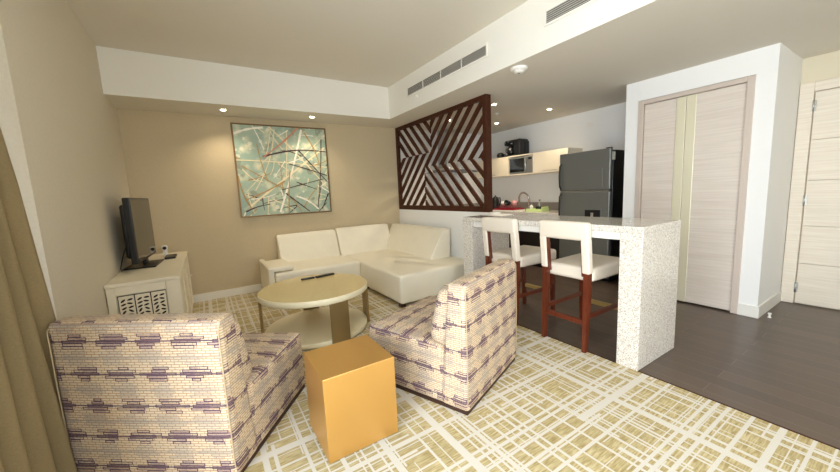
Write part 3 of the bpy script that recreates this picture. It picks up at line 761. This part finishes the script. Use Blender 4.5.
# green tray with bottles
t = thing('sink_caddy', 'pale green sink caddy to the right of the tap', 'caddy', (4.62, 3.56, .9005))
bm = B(); box(bm, 0, .20, 0, .31, 0, .02, .004); box(bm, 0, .012, 0, .31, .02, .04, .004); box(bm, .188, .20, 0, .31, .02, .04, .004); box(bm, .012, .188, 0, .012, .02, .075, .004); box(bm, .012, .188, .298, .31, .02, .04, .004); obj('tray', bm, M['green'], t)
def bottle(x, y, r, h, m, lab):
    bm = B(); lathe(bm, [(0, 0), (r, 0), (r, h*.6), (r*.4, h*.75), (r*.4, h*.9)], n=20); lathe(bm, [(r*.4, h*.88), (r*.5, h*.88), (r*.5, h), (0, h)], n=16, mi=1)
    bm.verts.ensure_lookup_table(); tag(obj('bottle', bm, [m, M['black']], loc=(x, y, .9215)), lab, 'bottle', 'bottles in the sink caddy')
bottle(4.70, 3.82, .03, .10, M['plasticwhite'], 'small white bottle with black cap next to the tap')
bottle(4.76, 3.70, .028, .17, M['steel_light'], 'tallest grey bottle standing in the green sink caddy')
bm = B(); soft(bm, 0, .07, 0, .11, 0, .06, .02); tag(obj('sponge', bm, M['black'], loc=(4.655, 3.60, .9215)), 'black scouring sponge in the green sink caddy', 'sponge')
# wall plate near ceiling
bm = B(); box(bm, -.006, 0, -.05, .05, -.035, .035, .003); tag(obj('wall_plate', bm, M['plasticwhite'], loc=(XK, 3.03, 2.2)), 'small white blank plate high on the kitchen wall above the refrigerator', 'wall plate')

# ------------------------------------------------------------------ sofa
t = thing('corner_sofa', 'cream leather corner sofa with chaise against the tan wall', 'sofa', (0, 0, 0))
LE = M['leather']
bm = B(); soft(bm, .645, 1.75, 4.32, 5.19, .05, .395, .035, puffs=(0, .008, .022), n=12); obj('seat', bm, LE, t)
bm = B()
def wr(p, s):
    return (p.x, p.y, p.z+(.004*sin(p.y*9+p.x*4) if s[2] > .9 else 0))
soft(bm, 1.755, 2.895, 3.215, 5.19, .05, .385, .035, puffs=(.006, .008, .028), n=16, fn=wr); obj('chaise_seat', bm, LE, t)
bm = B(); soft(bm, .575, .642, 4.36, 5.19, .05, .465, .02, n=6); soft(bm, .575, .875, 4.36, 4.98, .405, .467, .026, n=8, puff=.006); obj('armrest', bm, LE, t)
def wedge(a0, a1, b0, b1, z0, z1, flip=False, puff=.02):
    # back cushion: slopes from deep base to thin top; a along, b depth (front b0 -> rear b1)
    def fn(p, s):
        k = max(0., (p.z-z0)/(z1-z0)); dep = .68*k
        y = b1-(b1-p.y)*(1-dep)
        y += (.005*sin(p.x*31+p.z*9)+.003*sin(p.x*67-p.z*14))*(1 if s[1] < -.5 else 0)*(1 if flip else .35)
        return (p.x, y, p.z) if not flip else (y, p.x, p.z)
    bm = B(); soft(bm, a0, a1, b0, b1, z0, z1, .03, n=12, fn=fn, puffs=(0, puff, .006)); return bm
obj('back_cushion', wedge(.83, 1.69, 4.93, 5.19, .36, .785), LE, t)
obj('back_cushion', wedge(1.70, 2.60, 4.93, 5.19, .37, .80), LE, t)
obj('back_cushion', wedge(3.66, 5.16, 2.46, 2.82, .38, .785, True, .016), LE, t)
for x, y in ((1.81, 3.30), (2.82, 3.30), (1.82, 4.30), (.65, 4.40), (.65, 5.1), (2.8, 5.1)):
    bm = B(); box(bm, x-.03, x+.03, y-.03, y+.03, 0, .06); obj('foot', bm, M['plinth'], t)

# ------------------------------------------------------------------ coffee table
t = thing('coffee_table', 'round cream coffee table on four bronze slab legs', 'coffee table', (.83, 3.27, 0))
bm = B(); lathe(bm, [(0, .386), (.503, .386), (.508, .391), (.508, .435), (.503, .44), (0, .44)], n=96)
bm.normal_update()
for f in bm.faces: f.material_index = 1 if abs(f.normal.z) < .9 else 0; f.smooth = abs(f.normal.z) < .9
obj('tabletop', bm, [M['tabletop'], M['tablerim']], t)
bm = B(); lathe(bm, [(0, .012), (.478, .012), (.483, .017), (.483, .052), (.478, .058), (0, .058)], n=96)
bm.normal_update()
for f in bm.faces: f.smooth = abs(f.normal.z) < .9
obj('lower_shelf', bm, M['tablerim'], t)
for a in (-8, 82, 172, 278):
    bm = B(); box(bm, .4835, .506, -.085, .085, 0, .3855, .003, mtx=Matrix.Rotation(radians(a), 4, 'Z')); obj('leg', bm, M['bronze'], t)
# remote
t = thing('remote_control', 'black remote control lying on the round coffee table', 'remote control', (1.02, 3.60, .4405), radians(8))
bm = B(); soft(bm, -.09, .12, -.024, .024, 0, .018, .008, n=6); obj('body', bm, M['black'], t)
bm = B()
for i in range(7):
    for j in range(3): cyl(bm, (-.07+.022*i, -.013+.013*j, .018), (-.07+.022*i, -.013+.013*j, .0205), .004, n=8)
obj('buttons', bm, M['grilledark'], t)
bm = B(); soft(bm, -.07, .07, -.02, .02, 0, .016, .007, n=6)
tag(obj('remote_control', bm, M['black'], loc=(.85, 3.60, .4405)), 'short thin black remote touching the longer remote on its left', 'remote control')

# ------------------------------------------------------------------ gold cube table
t = thing('side_table', 'satin gold cube side table between the two patterned armchairs', 'side table', (.575, 1.70, 0))
bm = B(); box(bm, -.192, .192, -.18, .18, .004, .44, .0025)
obj('cube_body', bm, M['gold'], t)
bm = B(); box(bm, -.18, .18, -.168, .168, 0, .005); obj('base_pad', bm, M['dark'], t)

# ------------------------------------------------------------------ patterned armchairs
def make_chair(label, loc, rz, W):
    """local: rear edge on y=0, x 0..W to the right, y forward"""
    D = .79
    t = thing('slipper_chair', label, 'armchair', loc, rz, group='patterned armchairs facing the coffee table')
    FB = M['fabric']
    bm = B()
    def backf(p, s):
        z = p.z; y = p.y
        k = min(1, max(0, (z-.03)/.75))
        if y > .06: y = .06+(y-.06)*(1.45-.85*k)
        return (p.x, y, z)
    soft(bm, 0, W, 0, .155, .02, .785, .028, n=12, fn=backf, puffs=(0, .006, .004)); uvbox(bm); obj('backrest', bm, FB, t)
    bm = B()
    def seatf(p, s): return (p.x, p.y, p.z+(.012*(p.y-.2)/.6 if s[2] > 0 else 0))
    soft(bm, .004, W-.004, .16, D, .02, .388, .03, n=12, fn=seatf, puffs=(0, .008, .022)); uvbox(bm, (.06, .0)); obj('seat', bm, FB, t)
    bm = B()
    R = Matrix.Translation((0, .215, .37))@Matrix.Rotation(radians(14), 4, 'X')
    soft(bm, .03, W-.03, -.07, .085, .0, .36, .055, n=10, puffs=(0, .035, .01), mtx=R); uvbox(bm, (.03, .05)); obj('back_cushion', bm, FB, t)
    bm = B(); box(bm, .012, W-.012, .012, D-.012, 0, .021); obj('plinth', bm, M['plinth'], t)
    for x in (.006, W-.006):
        bm = B(); tube(bm, [(x, .03, .05), (x, .004, .08), (x, .001, .40), (x, .002, .74), (x, .02, .775), (x, .08, .781), (x, .14, .77)], .003, n=6); obj('piping', bm, M['piping'], t)
    
    return t
make_chair('meander patterned armchair at right, facing away beside the gold cube table', (1.155, 1.385, 0), radians(21.4), .79)
make_chair('meander patterned armchair at left, its back towards the curtain', (-.668, 2.170, 0), radians(-37), .835)

# ------------------------------------------------------------------ tv cabinet
CX0, CX1, CY0, CY1, CZ = -.716, -.232, 3.46, 5.19, .695
t = thing('media_cabinet', 'cream media cabinet with carved leaf panels below the television', 'cabinet', (0, 0, 0))
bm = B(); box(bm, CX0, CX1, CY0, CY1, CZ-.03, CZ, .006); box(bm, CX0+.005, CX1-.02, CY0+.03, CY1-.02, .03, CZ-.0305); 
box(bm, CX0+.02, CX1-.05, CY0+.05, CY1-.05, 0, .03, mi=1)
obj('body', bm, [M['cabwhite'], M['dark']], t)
def leafpanel(bm, a0, a1, z0, z1, P, cols, rows_):
    """P(a, z, out) -> point on the panel"""
    def quad(a, c, b0, b1, o0, o1, mi):
        vs = [P(*v) for v in ((a, b0, o0), (c, b0, o0), (c, b1, o0), (a, b1, o0), (a, b0, o1), (c, b0, o1), (c, b1, o1), (a, b1, o1))]
        tm = bmesh.new(); V = [tm.verts.new(v) for v in vs]
        for q in ((0, 1, 2, 3), (4, 5, 6, 7), (0, 1, 5, 4), (1, 2, 6, 5), (2, 3, 7, 6), (3, 0, 4, 7)): tm.faces.new([V[i] for i in q])
        join(bm, tm, mi)
    quad(a0, a1, z0, z1, .0, .003, 1)
    cw = (a1-a0)/cols
    for c in range(cols):
        quad(a0+c*cw+.006, a0+(c+1)*cw-.002, z0+.006, z1-.006, .003, .008, 0)
    rr = random.Random(5)
    for c in range(cols):
        for r in range(rows_):
            for h in range(2):
                ca = a0+c*cw+cw*(.30+.42*h)+rr.uniform(-.003, .003); cz = z1-.03-(z1-z0-.05)*(r+.4)/rows_+(.006 if h else 0)
                ang = [.65, .3, .45, .9, .5, .35, .8][r % 7] if h == 0 else [.15, -.25, .4, -.7, -.3, .5][r % 6]; ang = ang+rr.uniform(-.1, .1); L = cw*.18; w = L*.42
                tm = bmesh.new(); vs = []
                for i in range(10):
                    th = 2*pi*i/10; u = L*cos(th); v = w*sin(th)*(1 if cos(th) > -.9 else .3)
                    vs.append(tm.verts.new(P(ca+u*cos(ang)-v*sin(ang), cz+u*sin(ang)+v*cos(ang), .0086)))
                f = tm.faces.new(vs); ex = bmesh.ops.extrude_face_region(tm, geom=[f]); 
                dv = Vector(P(0, 0, .0079))-Vector(P(0, 0, .0086)); bmesh.ops.translate(tm, verts=[v for v in ex['geom'] if isinstance(v, bmesh.types.BMVert)], vec=dv)
                join(bm, tm, 1)  # dark leaf inlays: shade of pierced holes put into the colour
# end frame facing the camera
bm = B(); y1 = CY0+.03
a0, a1 = CX0+.005, CX1-.005
box(bm, a0, a0+.055, CY0+.008, y1, .03, CZ-.031, .004); box(bm, a1-.10, a1, CY0+.008, y1, .03, CZ-.031, .004)
box(bm, a0+.055, a1-.10, CY0+.008, y1, CZ-.10, CZ-.031, .004); box(bm, a0+.055, a1-.10, CY0+.008, y1, .03, .10, .004)
obj('end_frame', bm, M['cabwhite'], t)
bm = B(); leafpanel(bm, a0+.06, a1-.105, .105, CZ-.105, lambda a, z, o: (a, CY0+.022-o, z), 3, 14); obj('leaf_panel', bm, [M['cabwhite'], M['dark']], t)
# doors facing the room
nd = 3; L0, L1 = CY0+.05, CY1-.02; wdt = (L1-L0)/nd
for k in range(nd):
    a, c = L0+k*wdt+.004, L0+(k+1)*wdt-.004
    bm = B(); X0, X1 = CX1-.0195, CX1-.004
    box(bm, X0, X1, a, a+.05, .05, CZ-.035, .003); box(bm, X0, X1, c-.05, c, .05, CZ-.035, .003); box(bm, X0, X1, a+.05, c-.05, .05, .10, .003); box(bm, X0, X1, a+.05, c-.05, CZ-.09, CZ-.035, .003)
    dr = obj('door', bm, M['cabwhite'], t)
    bm = B(); box(bm, CX1-.019, CX1-.013, a+.0505, c-.0505, .1005, CZ-.0905); obj('door_panel', bm, M['cabwhite'], dr)
    bm = B(); lathe(bm, [(0, 0), (.006, 0), (.006, .008), (.011, .012), (.011, .018), (0, .02)], n=14); bmesh.ops.rotate(bm, verts=bm.verts, cent=(0, 0, 0), matrix=Matrix.Rotation(pi/2, 3, 'Y')); bmesh.ops.translate(bm, verts=bm.verts, vec=(CX1-.004, c-.025, .38)); obj('knob', bm, M['cabwhite'], dr)
# television
t = thing('television', 'black flat television on a stand on top of the media cabinet', 'television', (-.535, 4.33, CZ+.0005), radians(-4))
bm = B(); box(bm, -.040, .012, -.40, .385, .070, .675, .008); obj('casing', bm, M['black'], t)
bm = B(); box(bm, .0122, .0145, -.385, .37, .095, .66); obj('screen', bm, M['screen'], t)
bm = B(); soft(bm, -.085, -.039, -.34, .32, .11, .62, .03); obj('rear_housing', bm, M['black'], t)
bm = B(); box(bm, -.15, .10, -.22, .22, 0, .014, .006); box(bm, -.03, .0, -.06, .06, .014, .12, .006); obj('stand', bm, M['black'], t)
bm = B(); tube(bm, [(-.075, -.30, .25), (-.11, -.31, .15), (-.145, -.30, .03), (-.14, -.27, .006)], .004, n=8); obj('cable', bm, M['black'], t)
# small camera gadget on the cabinet
t = thing('small_camera', 'small white gadget with a black round eye beside the television', 'camera', (-.43, 4.86, CZ+.0005))
bm = B(); lathe(bm, [(0, 0), (.025, 0), (.028, .01), (.02, .05), (.022, .08), (0, .1)], n=20); soft(bm, -.028, .028, -.028, .028, .07, .13, .02, n=4); obj('body', bm, M['plasticwhite'], t)
bm = B(); lathe(bm, [(0, 0), (.02, 0), (.018, .008), (0, .012)], n=20); bmesh.ops.rotate(bm, verts=bm.verts, cent=(0, 0, 0), matrix=Matrix.Rotation(pi/2, 3, 'X')); bmesh.ops.translate(bm, verts=bm.verts, vec=(0, -.028, .10)); obj('lens', bm, M['black'], t)
bm = B(); box(bm, -.05, .05, -.13, .13, 0, .022, .004); tag(obj('set_top_box', bm, M['black'], loc=(-.37, 4.70, CZ+.0005)), 'flat black box beside the television stand in front of the white gadget', 'set top box')

# ------------------------------------------------------------------ light
w = bpy.data.worlds.new('World'); sc.world = w; w.use_nodes = True
bg = w.node_tree.nodes['Background']; bg.inputs['Color'].default_value = (.86, .93, 1., 1); bg.inputs['Strength'].default_value = 5.5
def portal(loc, rot, sx, sy):
    l = bpy.data.lights.new('window_portal', 'AREA'); l.shape = 'RECTANGLE'; l.size = sx; l.size_y = sy; l.cycles.is_portal = True
    o = bpy.data.objects.new('window_portal', l); COL.objects.link(o); o.location = loc; o.rotation_euler = rot
portal((XWN-.16, -.24, 1.275), (0, -pi/2, 0), 2.5, 2.7)
portal((1.05, YR-.16, 1.6), (pi/2, 0, 0), 1.7, 1.4)  # portal of the added rear window

# ------------------------------------------------------------------ camera
f_, yaw, pitch, roll = 336.3926, .5656, -.1289, -.0453
cy, sy, cp, sp_ = cos(yaw), sin(yaw), cos(pitch), sin(pitch)
Fv = Vector((sy*cp, cy*cp, sp_)); Rv = Vector((cy, -sy, 0)); Uv = Rv.cross(Fv)
R2 = cos(roll)*Rv+sin(roll)*Uv; U2 = -sin(roll)*Rv+cos(roll)*Uv
cam = bpy.data.cameras.new('camera'); co = bpy.data.objects.new('camera', cam); COL.objects.link(co)
cam.sensor_width = 36; cam.sensor_fit = 'HORIZONTAL'; cam.lens = 36*f_/840; cam.clip_start = .05
mt = Matrix(((R2.x, U2.x, -Fv.x, 0), (R2.y, U2.y, -Fv.y, 0), (R2.z, U2.z, -Fv.z, 1.3), (0, 0, 0, 1)))
co.matrix_world = mt
sc.camera = co
sc.view_settings.view_transform = 'Standard'; sc.view_settings.look = 'None'; sc.view_settings.gamma = 1; sc.view_settings.use_curve_mapping = False
sc.view_settings.exposure = .92
sc.cycles.use_denoising = True
sc.cycles.max_bounces = 10; sc.cycles.diffuse_bounces = 6; sc.cycles.glossy_bounces = 4; sc.cycles.transparent_max_bounces = 8
sc.cycles.sample_clamp_indirect = 6
sc.cycles.caustics_reflective = False; sc.cycles.caustics_refractive = False
